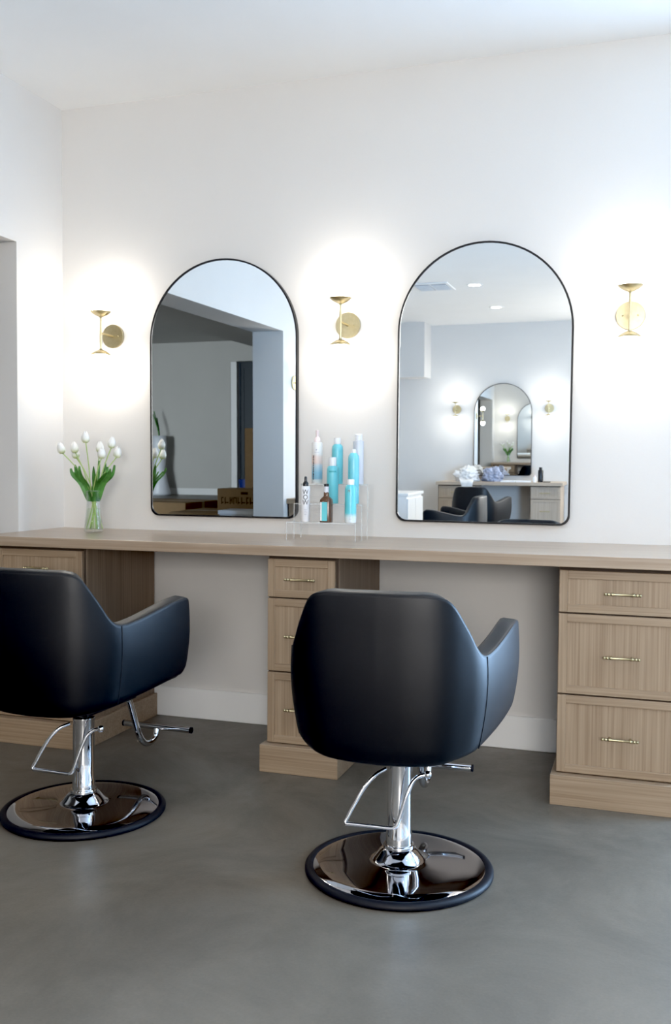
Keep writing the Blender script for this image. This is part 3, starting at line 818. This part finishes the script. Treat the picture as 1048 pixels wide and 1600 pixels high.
b = bottle('tall bluish white canister with ribbed white cap, back right on the riser', -1.222, -.15, T3, 'spray can')
finish('body', lb([(0, 0), (.0222, 0), (.0232, .002), (.0234, .183), (.0238, .186), (.0225, .190), (0, .191)], n=40), M['grey_white'], b, smooth=True, angle=.7)
finish('cap', lb([(0, .191), (.0170, .191), (.0172, .206), (.0160, .2075), (.0168, .209), (.0168, .217), (.0145, .2205), (0, .221)], n=32), M['white_plastic'], b, smooth=True, angle=.6)

# ------------------------------------------------------------------ opposite station (seen in the right mirror)
OC = (-1.84, YF, 0)
kw = dict(mz=M['oak2_z'], mx=M['oak2_x'], ms=M['oak2_z'], front=.552)
cabinet('pale oak drawer cabinet right of the opposite knee space, seen in the right mirror', -.780, -.397, OC, PI, **kw)
cabinet('pale oak drawer cabinet left of the opposite knee space, seen in the right mirror', .305, .785, OC, PI, **kw)

bm = bx(-2.645, -1.03, YF + .0005, YF + .59, CT - .042, CT, bev=.0025)
o = finish('worktop', bm, M['oak2_x']); tag(o, 'pale oak worktop of the opposite station, seen in the right mirror', 'worktop')

def lumpy(name, mat, label, cat, cx, cy, sx, sy, h, seed, drape=None, rough=1.0):
    bm = bmesh.new(); bmesh.ops.create_icosphere(bm, subdivisions=5, radius=1)
    for v in bm.verts:
        p = v.co.copy()
        n = noise.fractal(p * 1.7 + Vector((seed, 0, 0)), 1.0, 2.0, 4) * .32 * rough + (abs(noise.noise(p * 4.1 + Vector((0, seed, 0)))) - .2) * .34 * rough
        p *= 1 + n
        z = max(p.z, -.35) + .35
        v.co = Vector((cx + p.x * sx, cy + p.y * sy, CT + .001 + z * h))
    o = finish(name, bm, mat, smooth=True); tag(o, label, cat); return o
tw = lumpy('towel_pile', M['towel'], 'crumpled white towel heaped on the opposite worktop, left end', 'towel', -2.29, -8.36, .165, .13, .135, 3.1)
bm = bmesh.new()   # towel corner hanging over the worktop edge
rows = []
for j in range(9):
    v = j / 8; row = []
    for k in range(9):
        u = k / 8 - .5
        x = -2.25 + u * (.20 - .07 * v) + .02 * v; y = YF + .52 + min(v * .16, .084) + .008 * math.sin(u * 14 + j)
        z = CT + .03 if v < .3 else CT + .03 - (v - .3) * .16
        row.append(bm.verts.new((x, y + .006, z + .006 * math.sin(u * 9))))
    rows.append(row)
for A, B in zip(rows, rows[1:]):
    for k in range(8): bm.faces.new((A[k], A[k + 1], B[k + 1], B[k]))
finish('hanging_corner', bm, M['towel'], tw, smooth=True)
lumpy('plastic_bag', M['bag'], 'crumpled bluish plastic bag beside the towel on the opposite worktop', 'bag', -1.955, -8.38, .135, .12, .135, 9.4, rough=.9)
for k, (x0, x1, y0, y1, r) in enumerate([(-1.80, -1.62, -8.32, -8.12, .1), (-1.62, -1.44, -8.34, -8.14, -.05)]):
    bm = bx(-(x1 - x0) / 2, (x1 - x0) / 2, -(y1 - y0) / 2, (y1 - y0) / 2, 0, .018)
    o = finish('paper_stack', bm, M['paper']); o.location = ((x0 + x1) / 2, (y0 + y1) / 2, CT + .0005); o.rotation_euler.z = r
    tag(o, ['stack of white papers beside the bluish bag on the opposite worktop', 'stack of white papers nearest the small bottle on the opposite worktop'][k], 'papers')
t = thing('small_bottle', 'small white and pink bottle on the opposite worktop beside the black can', 'bottle', (-1.392, -8.22, CT + .0005))
finish('body', lb([(0, 0), (.022, 0), (.023, .004), (.023, .060), (.014, .068), (0, .068)], n=24), M['white_plastic'], t, smooth=True, angle=.7)
finish('cap', lb([(0, .068), (.013, .068), (.013, .092), (0, .094)], n=20), M['pale_pink'], t, smooth=True, angle=.7)
t = thing('black_can', 'tall black spray can on the right of the opposite worktop', 'can', (-1.325, -8.28, CT + .0005))
finish('body', lb([(0, 0), (.033, 0), (.034, .003), (.034, .145), (.029, .155), (0, .156)], n=32), M['black_plastic'], t, smooth=True, angle=.7)
finish('cap', lb([(0, .156), (.022, .156), (.022, .185), (.018, .19), (0, .19)], n=24), M['black_metal'], t, smooth=True, angle=.7)
bm = tb([(-1.28, -8.20, CT + .007), (-1.19, -8.17, CT + .007)], .006, 8); 
o = finish('hair_clip', bm, M['black_plastic']); tag(o, 'black hair clip lying right of the black can on the opposite worktop', 'hair clip')

# ------------------------------------------------------------------ station on the left wall (edge seen in the left mirror)
bm = bx(XL + .0005, -2.19, -4.05, -3.185, CT - .042, CT, bev=.002)
o = finish('worktop', bm, M['oak_y']); tag(o, 'oak worktop on the side wall, lower right corner of the left mirror', 'worktop')
cabinet('oak drawer cabinet on the side wall, lower right corner of the left mirror', .305, .74, (XL, -3.92 - .02, 0), PI / 2, front=.60)

# ------------------------------------------------------------------ ceiling fittings
def downlight(label, x, y, power):
    t = thing('recessed_downlight', label, 'ceiling light', (x, y, HC), 0, 'round recessed ceiling lights')
    finish('trim_ring', lb([(.062, -.004), (.082, -.004), (.085, -.0005), (.062, -.0005), (.062, -.004)], n=40), M['trim'], t, smooth=True, angle=.5)
    finish('light_disc', lb([(0, -.0030), (.0618, -.0030), (.0618, -.0012), (0, -.0012)], n=36), M['can_light'], t)
    ld = bpy.data.lights.new('downlight', 'SPOT'); ld.energy = power; ld.spot_size = 2.5; ld.spot_blend = .9; ld.shadow_soft_size = .06; ld.color = (1, .95, .88)
    lo = bpy.data.objects.new('downlight_lamp', ld); C.objects.link(lo); lo.location = (x, y, HC - .02)
    return t
DL = P_DL
downlight('nearer of the two ceiling lights seen in the right mirror', -1.74, -5.70, DL)
downlight('farther of the two ceiling lights seen in the right mirror', -1.76, -7.28, DL)
for k, (x, y) in enumerate([(-1.7, -2.55), (.1, -2.55), (1.7, -2.55), (.6, -5.7), (.6, -7.3)]):  # unseen downlights added as soft fill for the room
    downlight('added fill light shaped as an unseen recessed downlight, %s' % ['left of the camera', 'straight above the camera', 'right of the camera', 'behind the camera', 'far behind the camera'][k], x, y, DL)
t = thing('air_vent', 'bluish white rectangular ceiling air vent seen in the right mirror', 'air vent', (-2.16, -5.66, HC))
finish('frame', bx(-.19, .19, -.22, .22, -.012, -.0005, bev=.003, seg=1), M['trim'], t)
for s in (-1, 1):
    p = finish('louvre_panel', bx(s * .085 - .075, s * .085 + .075, -.17, .17, -.0145, -.012), M['vent_dark'], t)
    bm = bmesh.new()
    for k in range(8): box(bm, s * .085 - .075, s * .085 + .075, -.155 + k * .042, -.143 + k * .042, -.0185, -.0145)
    finish('slats', bm, M['trim'], p)

# ------------------------------------------------------------------ light
def area(name, loc, rot, sx, sy, power, col):
    ld = bpy.data.lights.new(name, 'AREA'); ld.shape = 'RECTANGLE'; ld.size = sx; ld.size_y = sy; ld.energy = power; ld.color = col
    o = bpy.data.objects.new(name, ld); C.objects.link(o); o.location = loc; o.rotation_euler = rot; return o
for i, (b, a) in enumerate(WIN):
    area('daylight_window', (XR + .02, (a + b) / 2, (WZ0 + WZ1) / 2), (0, -PI / 2 , 0), WZ1 - WZ0 - .1, a - b - .1, P_WIN * (a - b), (.52, .73, 1.0)).rotation_euler = (0, PI / 2, 0)
area('added_front_fill', ((FX0 + FX1) / 2, YF - .03, (FZ0 + FZ1) / 2), (PI / 2, 0, 0), FX1 - FX0 - .1, FZ1 - FZ0 - .1, P_FRONT, (1.0, .97, .93))  # added fill lamp set in the unseen front window
area('glass_door_daylight', ((GX0 + GX1) / 2, .03, (.2 + GZ1) / 2), (-PI / 2, 0, 0), GX1 - GX0 - .2, GZ1 - .35, P_DOOR, (.43, .67, 1.0))
area('side_room_fill', (-7.2, -.12, 1.6), (-PI / 2, 0, 0), 1.6, 1.6, P_SIDE, (.85, .93, 1.0)).data.spread = math.radians(94)  # added fill lamp for the side room, no window behind it
w = bpy.data.worlds.new('sky'); sc.world = w; w.use_nodes = True; nt = w.node_tree
sky = nt.nodes.new('ShaderNodeTexSky'); sky.sky_type = 'HOSEK_WILKIE'; sky.turbidity = 6; sky.sun_direction = (.3, .5, .6)
nt.links.new(sky.outputs[0], nt.nodes['Background'].inputs['Color']); nt.nodes['Background'].inputs['Strength'].default_value = .6

# ------------------------------------------------------------------ camera
cd = bpy.data.cameras.new('camera'); cam = bpy.data.objects.new('camera', cd); C.objects.link(cam); sc.camera = cam
cd.sensor_fit = 'VERTICAL'; cd.sensor_height = 36; cd.lens = 1500 / 1600 * 36; cd.clip_start = .05
yaw, pitch, roll = .316, -.0446, .0075
# camera axes matched to the measured perspective
fw = Vector((-math.sin(yaw) * math.cos(pitch), math.cos(yaw) * math.cos(pitch), math.sin(pitch)))
rt = Vector((math.cos(yaw), math.sin(yaw), 0)); up = rt.cross(fw)
r2 = rt * math.cos(roll) + up * math.sin(roll); u2 = -rt * math.sin(roll) + up * math.cos(roll)
R = Matrix((r2, u2, -fw)).transposed()
cam.matrix_world = Matrix.Translation((0, -4.206, 1.2193)) @ R.to_4x4()
cd.dof.use_dof = True; cd.dof.focus_distance = 2.85; cd.dof.aperture_fstop = 7.0

# ------------------------------------------------------------------ colour and bounces
sc.view_settings.view_transform = 'Standard'; sc.view_settings.look = 'None'
sc.view_settings.exposure = EXPO; sc.view_settings.gamma = 1.0
sc.view_settings.use_curve_mapping = True
cm = sc.view_settings.curve_mapping; cm.black_level = (.014, .014, .0125); cm.update()
sc.cycles.max_bounces = 10; sc.cycles.diffuse_bounces = 5; sc.cycles.glossy_bounces = 8; sc.cycles.transparent_max_bounces = 24
sc.cycles.sample_clamp_indirect = 6; sc.cycles.caustics_reflective = False; sc.cycles.caustics_refractive = False
